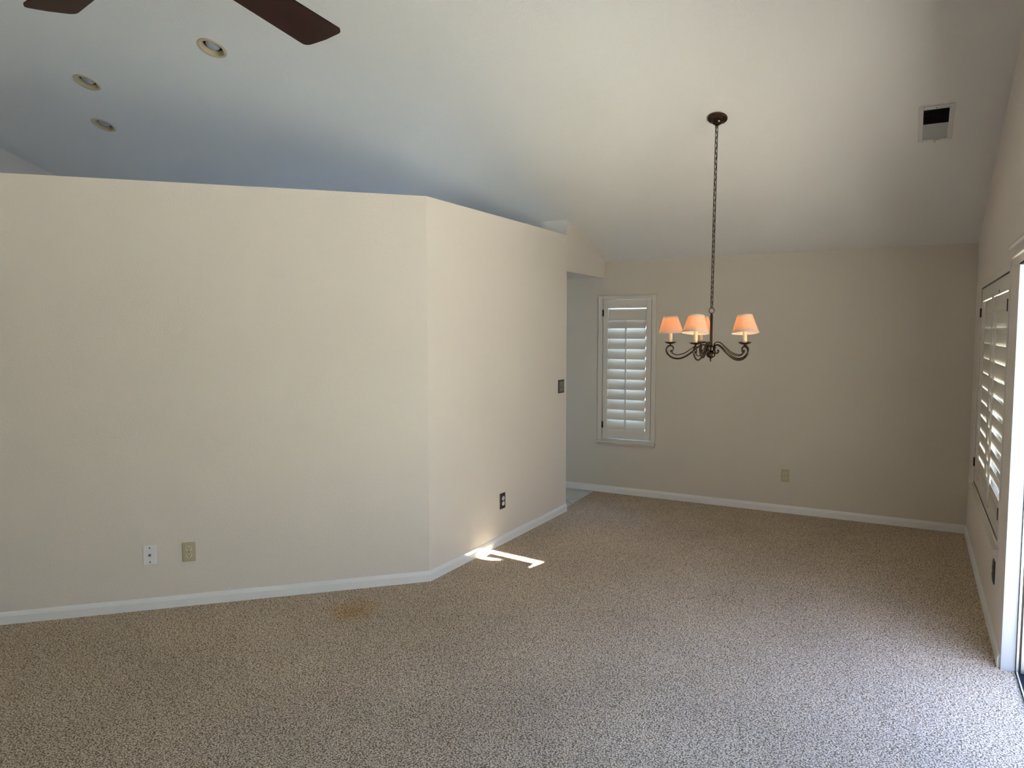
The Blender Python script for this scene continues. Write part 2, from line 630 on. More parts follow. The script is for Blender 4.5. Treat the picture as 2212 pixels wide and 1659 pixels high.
# wedge that trims the tilted top edge
prism(bm, [slot_pt(-3.085, -2.163), slot_pt(-2.600, -2.222), (SLX1 + 0.02, SLZ1 + 0.02), (SLX0, SLZ1 + 0.02)],
      lambda u, v, d: (u, d, v), YB - 0.016, YB - 0.013)
prism(bm, [slot_pt(-2.600, -2.15), slot_pt(-2.600, -2.22), slot_pt(-2.628, -2.36), slot_pt(-2.5, -2.40), slot_pt(-2.5, -2.15)],
      lambda u, v, d: (u, d, v), YB - 0.016, YB - 0.013)
prism(bm, [slot_pt(-3.09, -2.345), slot_pt(-2.64, -2.365), slot_pt(-2.5, -2.375), slot_pt(-2.5, -2.43), slot_pt(-3.09, -2.43)],
      lambda u, v, d: (u, d, v), YB - 0.016, YB - 0.013)
struct('sun_mask_panel', bm, M['sun_mask'], 'unseen mask behind the viewer, added to shape the sun patch', 'sun mask')

# bent partition with a flat ledge on top
bm = bmesh.new()
pl = [(XP, YP), (XP, YC), tuple(P1E), tuple(P1EI), tuple(CI), (XP - TH, YP)]
prism(bm, pl, lambda u, v, d: (u, v, d), 0.0, HL)
struct('wall_partition', bm, M['wall'], 'bent cream partition wall stopping short of the ceiling with a flat ledge', 'wall')

# passage soffit: header, flat underside and the face above the ledge
BX = -4.35
bm = bmesh.new()
prism(bm, [(YP, HH), (0.0, HH), (0.0, HW), (YP, zc(YP))], lambda u, v, d: (d, u, v), BX, XP)
sof = struct('wall_soffit', bm, M['wall'], 'boxed soffit above the passage beyond the partition end', 'wall')
sof.data.materials.append(M['ceiling'])          # its face above the ledge is painted like the ceiling
for p in sof.data.polygons:
    if p.normal.y < -0.9:
        p.material_index = 1

# ceiling slabs, the front one bored for the three recessed lights
LIGHTS = [(-4.393, -3.386), (-5.736, -3.397), (-6.220, -2.989)]
TILT = math.atan(SL)                      # ceiling falls towards +Y
NORM = Vector((0, SL, 1)).normalized()    # its upward normal


def ceil_mtx(x, y, z=None):
    """local frame on the ceiling: x along X, y up the slope (towards -Y), z into the room"""
    ex = Vector((1, 0, 0))
    ez = -NORM
    ey = ez.cross(ex)
    m = Matrix((ex, ey, ez)).transposed().to_4x4()
    m.translation = Vector((x, y, zc(y) if z is None else z))
    return m


bm = bmesh.new()
CT = 0.16
prism(bm, [(0.0 + WT, HW - SL * WT), (YR, zc(YR)), (YR, zc(YR) + CT), (WT, HW - SL * WT + CT)],
      lambda u, v, d: (d, u, v), XL - WT, WT)
ceil = struct('ceiling', bm, M['ceiling'], 'textured off-white vaulted ceiling sloping down to the far wall', 'ceiling')
bm = bmesh.new()
for lx, ly in LIGHTS:
    lathe(bm, [(0, -0.4), (0.074, -0.4), (0.074, 0.3), (0, 0.3)], 48, ceil_mtx(lx, ly))
cut = mk('cutter', bm, M['ceiling'])
bo = ceil.modifiers.new('bore', 'BOOLEAN')
bo.object = cut
bo.operation = 'DIFFERENCE'
bo.solver = 'EXACT'
dg = bpy.context.evaluated_depsgraph_get()
me = bpy.data.meshes.new_from_object(ceil.evaluated_get(dg))
ceil.modifiers.clear()
ceil.data = me
bpy.data.objects.remove(cut)
bm = bmesh.new()
prism(bm, [(YR, zc(YR)), (YB - 0.1, zc(YB - 0.1)), (YB - 0.1, zc(YB) + CT), (YR, zc(YR) + CT)],
      lambda u, v, d: (d, u, v), XL - WT, WT)
struct('ceiling_back', bm, M['ceiling'], 'ceiling slope behind the ridge', 'ceiling')

# patio and ground outside
bm = bmesh.new()
box(bm, 0.16, 16, -14, 8, -0.15, -0.06)
box(bm, -14, 0.16, 0.2, 12, -0.15, -0.06)
struct('ground', bm, M['patio'], 'pale concrete patio outside the glass door', 'patio')

bm = bmesh.new()
box(bm, 0.16, 0.50, -5.1, -2.55, -0.06, -0.03)  # unseen strip added outside the door to keep bounced light off its casing
struct('ground_dark_strip', bm, M['dark_strip'], 'unseen dark strip outside the door, added to cut bounced light', 'bounce blocker')
bm = bmesh.new()
box(bm, 4.6, 4.7, -14, 8, -0.1, 2.3)  # out of view, added to block the sky near the horizon
struct('fence', bm, M['fence'], 'unseen pale fence added beyond the patio to block the low sky', 'fence')

# baseboards ---------------------------------------------------------------
BP = [(0, 0), (0.012, 0), (0.012, 0.044), (0.0095, 0.052), (0.006, 0.060), (0.003, 0.066), (0, 0.067)]


def baseboard(name, path, label, close_ends=True):
    """path: list of (point, outward offset vector per unit)"""
    bm = bmesh.new()
    rows = []
    for p, n in path:
        rows.append([bm.verts.new((p[0] + n[0] * t, p[1] + n[1] * t, z)) for t, z in BP])
    for a, b in zip(rows[:-1], rows[1:]):
        for i in range(len(BP) - 1):
            bm.faces.new((a[i], a[i + 1], b[i + 1], b[i]))
    bm.faces.new(rows[0])
    bm.faces.new(rows[-1][::-1])
    return struct(name, bm, M['trim'], label, 'baseboard')


baseboard('baseboard_far', [((-4.5, 0), (0, -1)), ((0, 0), (-1, -1))], 'white baseboard along the foot of the far wall')
baseboard('baseboard_right', [((0, 0), (-1, -1)), ((0, DOOR_Y0 + 0.012), (-1, 0))], 'white baseboard below the double shutters')
baseboard('baseboard_partition', [((XP, YP), (1, 0)), (tuple(C2), tuple(miter))], 'white baseboard on the short partition face by the passage')
baseboard('baseboard_angled', [(tuple(C2), tuple(miter)), (tuple(P1E), tuple(P1N))], 'white baseboard along the long angled partition face')


# ------------------------------------------------------------------ windows
def window(name, cx, cy, rotz, w, z0, z1, label, frame_l, frame_r, frame_t, sill_ext, pane=True):
    """local x right, y into the wall, z up; origin at the bottom centre of the opening on the wall face"""
    root = empty(name, (cx, cy, z0), rotz, label, 'window', kind='structure')
    h = z1 - z0
    bm = bmesh.new()
    hw = w / 2
    p = -0.016
    box(bm, -hw - frame_l, -hw, p, 0, -0.018, h + frame_t, 0.003)
    box(bm, hw, hw + frame_r, p, 0, -0.018, h + frame_t, 0.003)
    box(bm, -hw, hw, p, 0, h, h + frame_t, 0.003)
    box(bm, -hw, hw, p, 0, -0.018, 0.0, 0.002)
    # lining of the opening
    box(bm, -hw, -hw + 0.004, 0, WT - 0.01, 0, h)
    box(bm, hw - 0.004, hw, 0, WT - 0.01, 0, h)
    mk('window_frame', bm, M['shutter'], root)
    bm = bmesh.new()
    e = sill_ext
    pr = [(0, -0.060), (-0.020, -0.060), (-0.033, -0.042), (-0.038, -0.030), (-0.038, -0.020), (0, -0.018)]
    a0, a1 = -hw - frame_l - e, hw + frame_r + e
    rows = []
    for xx, k in ((a0, 0), (a1, 0)):
        rows.append([bm.verts.new((xx + (0.0 if abs(z) < 0.035 else (0.012 if xx < 0 else -0.012)), y, z)) for y, z in pr])
    n = len(pr)
    for i in range(n):
        bm.faces.new((rows[0][i], rows[0][(i + 1) % n], rows[1][(i + 1) % n], rows[1][i]))
    bm.faces.new(rows[0])
    bm.faces.new(rows[1][::-1])
    mk('window_sill', bm, M['shutter'], root)
    bm = bmesh.new()
    s = 0.035
    y0, y1 = WT - 0.05, WT - 0.015
    box(bm, -hw + .004, -hw + s, y0, y1, 0, h)
    box(bm, hw - s, hw - .004, y0, y1, 0, h)
    box(bm, -hw + s, hw - s, y0, y1, 0, s)
    box(bm, -hw + s, hw - s, y0, y1, h - s, h)
    sash = mk('window_sash', bm, M['alu'], root)
    bm = bmesh.new()
    box(bm, -hw + s, hw - s, y0 + 0.015, y0 + 0.019, s, h - s)
    mk('pane', bm, M['glass'], sash)
    return root


window('window_1', (FW[0] + FW[1]) / 2, 0.0, 0.0, FW[1] - FW[0], FW[2], FW[3],
       'narrow white-framed window in the far wall behind one closed shutter', 0.046, 0.042, 0.040, 0.006)
window('window_2', 0.012, (RW[0] + RW[1]) / 2, -PI / 2, RW[1] - RW[0], RW[2], RW[3],
       'wide white-framed window in the right wall behind a pair of shutters', 0.040, 0.045, 0.042, 0.02)
kw = window('window_3', (KW[0] + KW[1]) / 2, 0.0, 0.0, KW[1] - KW[0], KW[2], KW[3],
            'kitchen window hidden behind the partition', 0.04, 0.04, 0.04, 0.006)


window('window_4', 0.0, (REAR[0] + REAR[1]) / 2, -PI / 2, REAR[1] - REAR[0], REAR[2] + 0.02, REAR[3],
       'wide unseen window added in the right wall behind the viewer for more daylight', 0.04, 0.04, 0.04, 0.006)


def louver_bm(w, chord, thick):
    bm = bmesh.new()
    n = 16
    prof = [(chord / 2 * math.cos(2 * PI * i / n), thick / 2 * math.sin(2 * PI * i / n)) for i in range(n)]
    prism(bm, prof, lambda u, v, d: (d, v, u), -w / 2, w / 2)     # chord along z, thickness along y
    return bm


def shutter(loc, rotz, w, h, label, group, tilts, n, rail_t, rail_b, stile, rod_x, rod_z, hinge_side, hinge_z, chord, catch=None):
    """panel: origin at its bottom centre, local y into the wall"""
    root = empty('window_shutter', loc, rotz, label, 'shutter', group)
    hw = w / 2
    bm = bmesh.new()
    y0, y1 = -0.012, 0.016
    box(bm, -hw, -hw + stile, y0, y1, 0, h, 0.002)
    box(bm, hw - stile, hw, y0, y1, 0, h, 0.002)
    box(bm, -hw + stile, hw - stile, y0, y1, 0, rail_b, 0.002)
    box(bm, -hw + stile, hw - stile, y0, y1, h - rail_t, h, 0.002)
    mk('shutter_frame', bm, M['shutter'], root)
    a0, a1 = rail_b, h - rail_t
    pitch = (a1 - a0) / n
    base = None
    for i in range(n):
        if base is None:
            lv = mk('louver', louver_bm(w - 2 * stile - 0.004, chord, 0.011), M['shutter'], root)
            smooth_by_angle(lv, 50)
            base = lv
        else:
            lv = base.copy()
            COL.objects.link(lv)
            lv.parent = root
        lv.location = (0, 0.002, a0 + pitch * (i + 0.5) - (0.013 if i == n - 1 else 0.0))
        lv.rotation_euler = (math.radians(tilts[i]), 0, 0)
    bm = bmesh.new()
    ry = -0.002 - chord / 2 * math.sin(math.radians(abs(tilts[1]))) - 0.011
    box(bm, rod_x - 0.0065, rod_x + 0.0065, ry - 0.006, ry + 0.004, rod_z[0], rod_z[1], 0.002)
    mk('tilt_rod', bm, M['shutter'], root)
    for hz in hinge_z:
        bm = bmesh.new()
        x = hinge_side * (hw + 0.002)
        for k in range(5):
            lathe(bm, [(0, 0), (0.0055, 0), (0.0055, 0.0118), (0, 0.0118)], 12,
                  Matrix.Translation((x, -0.017, hz - 0.03 + k * 0.0125)))
        box(bm, x - 0.010, x + 0.010, -0.0135, -0.0115, hz - 0.03, hz + 0.032)
        mk('hinge', bm, M['hinge'], root)
    if catch:
        bm = bmesh.new()
        box(bm, catch[0] - 0.0025, catch[0] + 0.0025, -0.017, -0.012, catch[1], catch[1] + 0.018, 0.001)
        mk('catch', bm, M['vent_slat'], root)
    return root


GAP = 0.006
sw = FW[1] - FW[0] - 2 * GAP
sh = FW[3] - FW[2] - 2 * GAP
shutter(((FW[0] + FW[1]) / 2, 0.0, FW[2] + GAP), 0.0, sw, sh,
        'narrow white louvered shutter on the far wall left of the chandelier', None,
        [-27] * 11 + [-3], 12, 0.078, 0.090, 0.050, 0.002, (0.072, 1.155), -1, (0.13, 1.225), 0.110, (0.0, sh - 0.073))
rmid = -1.345
w1 = RW[1] - rmid - 1.5 * GAP      # panel nearer the corner
w2 = rmid - RW[0] - 1.5 * GAP
sh2 = RW[3] - RW[2] - 2 * GAP
shutter((0.014, (RW[1] - GAP + rmid + GAP / 2) / 2, RW[2] + GAP), -PI / 2, w1, sh2,
        'white louvered shutter panel nearer the dim corner of the right wall', 'shutters on the right wall',
        [9] * 12, 12, 0.085, 0.095, 0.050, 0.0, (0.075, 1.265), -1, (0.14, 1.20), 0.113)
shutter((0.014, (RW[0] + GAP + rmid - GAP / 2) / 2, RW[2] + GAP), -PI / 2, w2, sh2,
        'white louvered shutter panel beside the glass sliding door', 'shutters on the right wall',
        [16, 16, 16, 15, 15, 14, 14, 13, 13, 12, 12, 12], 12, 0.085, 0.095, 0.050, 0.0, (0.075, 1.265), 1, (0.14, 1.20), 0.113, (-0.05, sh2 - 0.08))


# ------------------------------------------------------------------ sliding glass door
door = empty('door_1', (0, DOOR_Y0, 0), 0, 'sliding glass patio door at the right edge of the picture', 'door', kind='structure')
dw = DOOR_Y0 - DOOR_Y1
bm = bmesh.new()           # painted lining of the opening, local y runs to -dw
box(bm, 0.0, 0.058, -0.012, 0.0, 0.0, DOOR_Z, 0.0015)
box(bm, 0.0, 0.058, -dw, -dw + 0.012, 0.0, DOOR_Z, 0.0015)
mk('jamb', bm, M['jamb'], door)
bm = bmesh.new()
box(bm, 0.0, 0.135, -dw + .012, -0.012, DOOR_Z - 0.012, DOOR_Z)
mk('head_track', bm, M['track'], door)
bm = bmesh.new()           # aluminium frame
for s0, s1 in ((0.0, 1), (-dw, -1)):
    box(bm, 0.060, 0.069, s0, s0 - s1 * 0.022, 0.0, DOOR_Z)
    box(bm, 0.079, 0.125, s0, s0 - s1 * 0.016, 0.0, DOOR_Z)
box(bm, 0.060, 0.135, -dw + 0.034, -0.034, DOOR_Z - 0.034, DOOR_Z - 0.013)
mk('door_frame', bm, M['alu'], door)
bm = bmesh.new()           # dark screen-door stile and seals
for s0, s1 in ((0.0, 1), (-dw, -1)):
    box(bm, 0.069, 0.079, s0, s0 - s1 * 0.012, 0.0, DOOR_Z - 0.013)
    box(bm, 0.128, 0.150, s0, s0 - s1 * 0.045, 0.0, DOOR_Z - 0.013)
mk('weather_seal', bm, M['rubber'], door)
bm = bmesh.new()           # sill track
box(bm, 0.058, 0.14, -dw, 0.0, -0.03, 0.002)
mk('track', bm, M['track'], door)
bm = bmesh.new()
box(bm, 0.060, 0.0655, -dw + 0.034, -0.034, 0.002, 0.012)
box(bm, 0.097, 0.101, -dw + 0.034, -0.034, 0.002, 0.014)
mk('track_rail', bm, M['alu'], door)


def door_panel(y_hi, y_lo, x0, sealed):
    s = 0.05
    bm = bmesh.new()
    box(bm, x0, x0 + 0.022, y_hi - s, y_hi, 0.016, DOOR_Z - 0.036, 0.002)
    box(bm, x0, x0 + 0.022, y_lo, y_lo + s, 0.016, DOOR_Z - 0.036, 0.002)
    box(bm, x0, x0 + 0.022, y_lo + s, y_hi - s, 0.016, 0.085, 0.002)
    box(bm, x0, x0 + 0.022, y_lo + s, y_hi - s, DOOR_Z - 0.09, DOOR_Z - 0.036, 0.002)
    p = mk('door_panel', bm, M['alu'], door)
    bm = bmesh.new()
    box(bm, x0 + 0.009, x0 + 0.013, y_lo + s, y_hi - s, 0.085, DOOR_Z - 0.09)
    mk('glass', bm, M['glass'], p)
    bm = bmesh.new()
    box(bm, x0 + 0.002, x0 + 0.020, y_hi, y_hi + 0.012, 0.016, DOOR_Z - 0.036)
    mk('weather_seal', bm, M['rubber'], p)


door_panel(-dw / 2 + 0.10, -dw + 0.12, 0.073, True)   # slid open
door_panel(-dw / 2 + 0.03, -dw + 0.046, 0.104, False)
# moulded head casing above the door
bm = bmesh.new()
HC = [(0, 1.900), (-0.004, 1.902), (-0.016, 1.925), (-0.024, 1.930), (-0.030, 1.965), (-0.040, 1.972), (-0.040, 1.986), (0, 1.986)]
prism(bm, HC, lambda u, v, d: (u, d, v), DOOR_Y1 - 0.1, DOOR_Y0 + 0.11)
struct('trim_2', bm, M['wall_smooth'], 'moulded cream head casing over the glass door', 'door casing')


# ------------------------------------------------------------------ recessed lights
def recessed(x, y, label):
    root = empty('recessed_light', (0, 0, 0), 0, label, 'ceiling light', 'recessed ceiling lights')
    root.matrix_world = ceil_mtx(x, y)
    bm = bmesh.new()     # z points into the room
    lathe(bm, [(0.066, -0.030), (0.068, -0.006), (0.072, 0.004), (0.080, 0.007), (0.090, 0.005), (0.093, 0.0),
               (0.073, -0.001), (0.072, -0.030)], 48, close=True)
    smooth_by_angle(mk('trim_ring', bm, M['trim_ring'], root))
    bm = bmesh.new()
    lathe(bm, [(0.066, -0.029), (0.064, -0.13), (0.0, -0.13), (0.0, -0.135), (0.071, -0.135), (0.072, -0.0305), (0.066, -0.0295)], 48)
    smooth_by_angle(mk('can', bm, M['can'], root))
    bm = bmesh.new()
    lathe(bm, [(0, -0.001), (0.018, -0.003), (0.034, -0.008), (0.0435, -0.016), (0.0455, -0.026), (0.040, -0.045), (0.020, -0.085), (0.016, -0.128), (0, -0.128)], 40)
    mk('bulb', bm, M['bulb_off'], root, smooth=True)


for (lx, ly), lb in zip(LIGHTS, ('unlit recessed ceiling light nearest the fan blade tip',
                                 'unlit recessed ceiling light at far left, higher of the left pair',
                                 'unlit recessed ceiling light closest above the partition ledge')):
    recessed(lx, ly, lb)


# ------------------------------------------------------------------ ceiling vent
vent = empty('ceiling_vent', (0, 0, 0), 0, 'white metal air vent on the sloping ceiling near the right wall', 'air vent')
vent.matrix_world = ceil_mtx(-0.340, -1.628)
vw, vh = 0.180, 0.362
iw, ih0, ih1 = 0.128, -0.160, 0.152
bm = bmesh.new()
box(bm, -vw / 2, -iw / 2, -vh / 2, vh / 2, 0, 0.010, 0.003)
box(bm, iw / 2, vw / 2, -vh / 2, vh / 2, 0, 0.010, 0.003)
box(bm, -iw / 2, iw / 2, -vh / 2, ih0, 0, 0.010, 0.003)
box(bm, -iw / 2, iw / 2, ih1, vh / 2, 0, 0.010, 0.003)
box(bm, -iw / 2, iw / 2, -0.003, 0.003, 0, 0.009, 0.001)
mk('vent_frame', bm, M['vent'], vent)
bm = bmesh.new()
box(bm, -iw / 2, iw / 2, ih0, ih1, 0.0002, 0.0012)  # flat near-black sheet, the shade of the duct opening put into its colour
mk('vent_dark_sheet', bm, M['vent_dark'], vent)
for k in range(12):
    bm = bmesh.new()
    mt = Matrix.Translation((0, 0.009 + k * 0.0118, 0.0052)) @ Matrix.Rotation(math.radians(62), 4, 'X')
    box(bm, -iw / 2, iw / 2, -0.0036, 0.0036, -0.0004, 0.0004, mtx=mt)
    mk('vent_slat', bm, M['vent_dark'], vent)  # upper slats coloured near-black for the shade in the open half
for k in range(13):
    bm = bmesh.new()
    mt = Matrix.Translation((0, -0.010 - k * 0.0118, 0.0052)) @ Matrix.Rotation(math.radians(-38), 4, 'X')
    box(bm, -iw / 2, iw / 2, -0.0046, 0.0046, -0.0004, 0.0004, mtx=mt)
    mk('vent_slat', bm, M['vent_slat'], vent)
bm = bmesh.new()
box(bm, -0.004, 0.004, -vh / 2 - 0.012, -vh / 2 + 0.022, 0.010, 0.0135, 0.001)
mk('damper_lever', bm, M['vent_slat'], vent)
bm = bmesh.new()
box(bm, -0.012, 0.03, -vh / 2 + 0.0125, -vh / 2 + 0.0155, 0.0098, 0.0103)
mk('lever_slot', bm, M['vent_dark'], vent)
bm = bmesh.new()
lathe(bm, [(0, 0.0115), (0.003, 0.011), (0.004, 0.0098), (0, 0.0098)], 16, Matrix.Translation((0.0, vh / 2 - 0.015, 0)))
mk('screw', bm, M['steel'], vent)


# ------------------------------------------------------------------ wall plates
def plate_root(name, label, cat, loc, rotz, group=None):
    return empty(name, loc, rotz, label, cat, group)


def cyl_y(bm, r, y0, y1, x, z, seg=20):
    """short disc standing out of the wall (towards -y)"""
    mt = Matrix.Translation((x, 0, z)) @ Matrix.Rotation(PI / 2, 4, 'X')
    return lathe(bm, [(0, -y0), (r, -y0), (r, -y1), (0, -y1)], seg, mt)


def duplex(root, plate_m, rec_m, w=0.070, h=0.114, stepped=False):
    bm = bmesh.new()
    box(bm, -w / 2, w / 2, -0.006, 0, -h / 2, h / 2, 0.0022)
    if stepped:
        box(bm, -w / 2 + 0.008, w / 2 - 0.008, -0.0085, -0.004, -h / 2 + 0.010, h / 2 - 0.010, 0.0018)
    mk('cover_plate', bm, plate_m, root)
    yf = -0.0085 if stepped else -0.006
    for s in (1, -1):
        bm = bmesh.new()
        pts = []
        for i in range(32):
            a = 2 * PI * i / 32
            pts.append((0.0172 * math.cos(a), max(-0.0142, min(0.0142, 0.0172 * math.sin(a)))))
        prism(bm, pts, lambda u, v, d: (u, d, v + s * 0.0195), yf - 0.0022, yf + 0.002)
        rc = mk('receptacle', bm, rec_m, root)
        bm = bmesh.new()
        z = s * 0.0195
        box(bm, -0.0080, -0.0052, yf - 0.0027, yf - 0.002, z + 0.0005, z + 0.0095)
        box(bm, 0.0052, 0.0080, yf - 0.0027, yf - 0.002, z + 0.0012, z + 0.0088)
        cyl_y(bm, 0.0030, yf - 0.002, yf - 0.0027, 0, z - 0.0062, 12)
        mk('slot', bm, M['slot'], rc)
    bm = bmesh.new()
    cyl_y(bm, 0.0028, yf + 0.001, yf - 0.0012, 0, 0, 12)
    mk('screw', bm, M['steel'], root)


R1 = PI / 2 - A1
q = plate_root('electrical_outlet', 'almond duplex outlet low on the angled partition beside the white cable plate', 'outlet',
               (-4.051, -3.918, 0.318), R1, 'almond outlets')
duplex(q, M['almond'], M['almond_light'])
q = plate_root('electrical_outlet', 'almond duplex outlet low on the far wall', 'outlet', (-1.359, 0, 0.330), 0.0, 'almond outlets')
duplex(q, M['almond'], M['almond_light'])
q = plate_root('electrical_outlet', 'dark bronze outlet with pale sockets low on the partition above the sun patch', 'outlet',
               (XP, -1.992, 0.327), PI / 2, 'bronze outlets')
duplex(q, M['plate_dark'], M['white_plastic'], 0.076, 0.118, True)
q = plate_root('electrical_outlet', 'dark metal outlet on the right wall under the shutters', 'outlet',
               (0, -2.160, 0.340), -PI / 2, 'bronze outlets')
duplex(q, M['plate_dark'], M['plate_pewter'], 0.076, 0.118, True)

q = plate_root('cable_plate', 'white coaxial cable plate on the angled partition', 'wall plate', (-4.195, -4.065, 0.318), R1)
bm = bmesh.new()
box(bm, -0.034, 0.034, -0.006, 0, -0.056, 0.056, 0.002)
mk('cover_plate', bm, M['white_plastic'], q)
for s in (1, -1):
    bm = bmesh.new()
    cyl_y(bm, 0.0042, -0.005, -0.0074, 0, s * 0.041, 14)
    mk('screw', bm, M['steel'], q)
bm = bmesh.new()
cyl_y(bm, 0.0075, -0.005, -0.008, 0, 0, 6)
cyl_y(bm, 0.0052, -0.008, -0.017, 0, 0, 18)
mk('coaxial_connector', bm, M['steel'], q)

q = plate_root('light_switch', 'dark metal double switch plate on the partition end by the passage', 'light switch', (XP, -0.981, 1.119), PI / 2)
bm = bmesh.new()
box(bm, -0.058, 0.058, -0.005, 0, -0.058, 0.058, 0.002)
mk('cover_plate', bm, M['plate_dark'], q)
bm = bmesh.new()
box(bm, -0.044, 0.050, -0.0085, -0.004, -0.044, 0.042, 0.003)
mk('raised_panel', bm, M['plate_pewter'], q)
for x in (-0.016, 0.024):
    bm = bmesh.new()
    box(bm, x - 0.0055, x + 0.0055, -0.0098, -0.008, -0.0125, 0.0125)
    sl = mk('toggle_bezel', bm, M['slot'], q)
    bm = bmesh.new()
    mt = Matrix.Translation((x, -0.012, 0.002)) @ Matrix.Rotation(math.radians(-30), 4, 'X')
    box(bm, -0.004, 0.004, -0.009, 0.006, -0.004, 0.004, 0.0012, mtx=mt)
    mk('toggle', bm, M['almond_light'], q)


# ------------------------------------------------------------------ chandelier
HUB = Vector((-1.5418, -1.9673, 1.447))
CAN = Vector((-1.5283, -1.9640, 2.9212))
ch = empty('chandelier', HUB, 0, 'bronze five-arm chandelier with lit peach shades hanging from a long chain', 'chandelier')


def L_(z):
    return z - HUB.z


# canopy lies on the slope
bm = bmesh.new()
cmt = ceil_mtx(CAN.x, CAN.y)
cmt.translation = cmt.translation - HUB
lathe(bm, [(0, 0.0), (0.060, 0.0), (0.062, 0.004), (0.060, 0.012), (0.050, 0.019), (0.036, 0.023), (0.034, 0.028),
           (0.031, 0.036), (0.022, 0.044), (0.010, 0.048), (0.008, 0.054), (0, 0.055)], 48, cmt)
cano = mk('canopy', bm, M['bronze'], ch)
smooth_by_angle(cano, 40)
top = cmt @ Vector((0, 0, 0.052))
bot = Vector((0, 0, L_(1.743)))
# loop below the canopy
bm = bmesh.new()
tube(bm, [top + Vector((0.009 * math.cos(a), 0, -0.006 + 0.011 * math.sin(a))) for a in [2 * PI * i / 20 for i in range(20)]], 0.0022, 8, closed=True)
mk('canopy_loop', bm, M['bronze'], ch, smooth=True)


def link_bm(length, width, wire):
    bm = bmesh.new()
    r = width / 2
    s = length / 2 - r
    pts = []
    for i in range(13):
        a = PI * i / 12
        pts.append((r * math.cos(a), 0, s + r * math.sin(a)))
    for i in range(13):
        a = PI + PI * i / 12
        pts.append((r * math.cos(a), 0, -s + r * math.sin(a)))
    tube(bm, pts, wire, 8, closed=True)
    return bm


run = bot - (top + Vector((0, 0, -0.012)))
NL = 35
base = None
up = (-run).normalized()
for i in range(NL):
    p = top + Vector((0, 0, -0.012)) + run * ((i + 0.5) / NL)
    ln = run.length / NL + 0.009
    if base is None:
        k = mk('chain_link', link_bm(ln, 0.0185, 0.0022), M['bronze'], ch, smooth=True)
        base = k
    else:
        k = base.copy()
        COL.objects.link(k)
        k.parent = ch
    k.location = p
    k.rotation_euler = (up.to_track_quat('Z', 'Y') @ Euler((0, 0, math.radians(14) + (i % 2) * PI / 2)).to_quaternion()).to_euler()
bm = bmesh.new()
cp = []
for i in range(NL * 4 + 1):
    t = i / (NL * 4)
    p = top + (bot - top) * t
    a = t * NL * PI / 1.0
    cp.append(p + Vector((0.0035 * math.cos(a), 0.0035 * math.sin(a), 0)))
tube(bm, cp, 0.0021, 6)
mk('power_cord', bm, M['cord'], ch, smooth=True)
# ring on the stem
bm = bmesh.new()
rc = Vector((0, 0, L_(1.7235)))
vd = Vector((math.cos(math.radians(193.9)), math.sin(math.radians(193.9)), 0))
tube(bm, [rc + vd * (0.0165 * math.cos(a)) + Vector((0, 0, 0.0165 * math.sin(a))) for a in [2 * PI * i / 28 for i in range(28)]], 0.0026, 8, closed=True)
mk('hanging_ring', bm, M['bronze'], ch, smooth=True)
# stem: coupling and three slim rods
bm = bmesh.new()
lathe(bm, [(0, L_(1.708)), (0.005, L_(1.707)), (0.009, L_(1.703)), (0.006, L_(1.698)), (0.0105, L_(1.692)), (0.0075, L_(1.687)), (0.011, L_(1.681)),
           (0.008, L_(1.676)), (0.0, L_(1.675))], 24)
for k in range(4):
    a = PI / 4 + k * PI / 2
    o = Vector((0.0062 * math.cos(a), 0.0062 * math.sin(a), 0))
    tube(bm, [o + Vector((0, 0, L_(1.68))), o + Vector((0, 0, L_(1.50)))], 0.0034, 10)
smooth_by_angle(mk('stem', bm, M['bronze'], ch), 50)
# hub: collar, cup, gadrooned ball and finial
bm = bmesh.new()
lathe(bm, [(0, L_(1.512)), (0.008, L_(1.511)), (0.012, L_(1.505)), (0.009, L_(1.500)), (0.020, L_(1.496)), (0.026, L_(1.490)), (0.026, L_(1.472)),
           (0.021, L_(1.468)), (0.016, L_(1.466)), (0, L_(1.466))], 32)
smooth_by_angle(mk('hub', bm, M['bronze'], ch), 40)
bm = bmesh.new()
lathe(bm, [(0, 0.0235)] + [(0.0275 * math.sin(PI * i / 14), 0.0235 * math.cos(PI * i / 14)) for i in range(1, 14)] + [(0, -0.0235)], 60)
for v in bm.verts:
    r = math.hypot(v.co.x, v.co.y)
    if r > 1e-4:
        a = math.atan2(v.co.y, v.co.x)
        s = 0.93 + 0.13 * abs(math.cos(a * 6)) ** 0.6
        v.co.x *= s
        v.co.y *= s
bmesh.ops.translate(bm, verts=bm.verts[:], vec=(0, 0, L_(1.4445)))
mk('gadrooned_ball', bm, M['bronze'], ch, smooth=True)
bm = bmesh.new()
lathe(bm, [(0, L_(1.424)), (0.009, L_(1.422)), (0.006, L_(1.416)), (0.0075, L_(1.411)), (0.005, L_(1.405)), (0.002, L_(1.400)), (0, L_(1.399))], 20)
smooth_by_angle(mk('finial', bm, M['bronze'], ch), 50)

RAD = 0.2545
PANZ = 1.512
arm0 = math.radians(190.9)


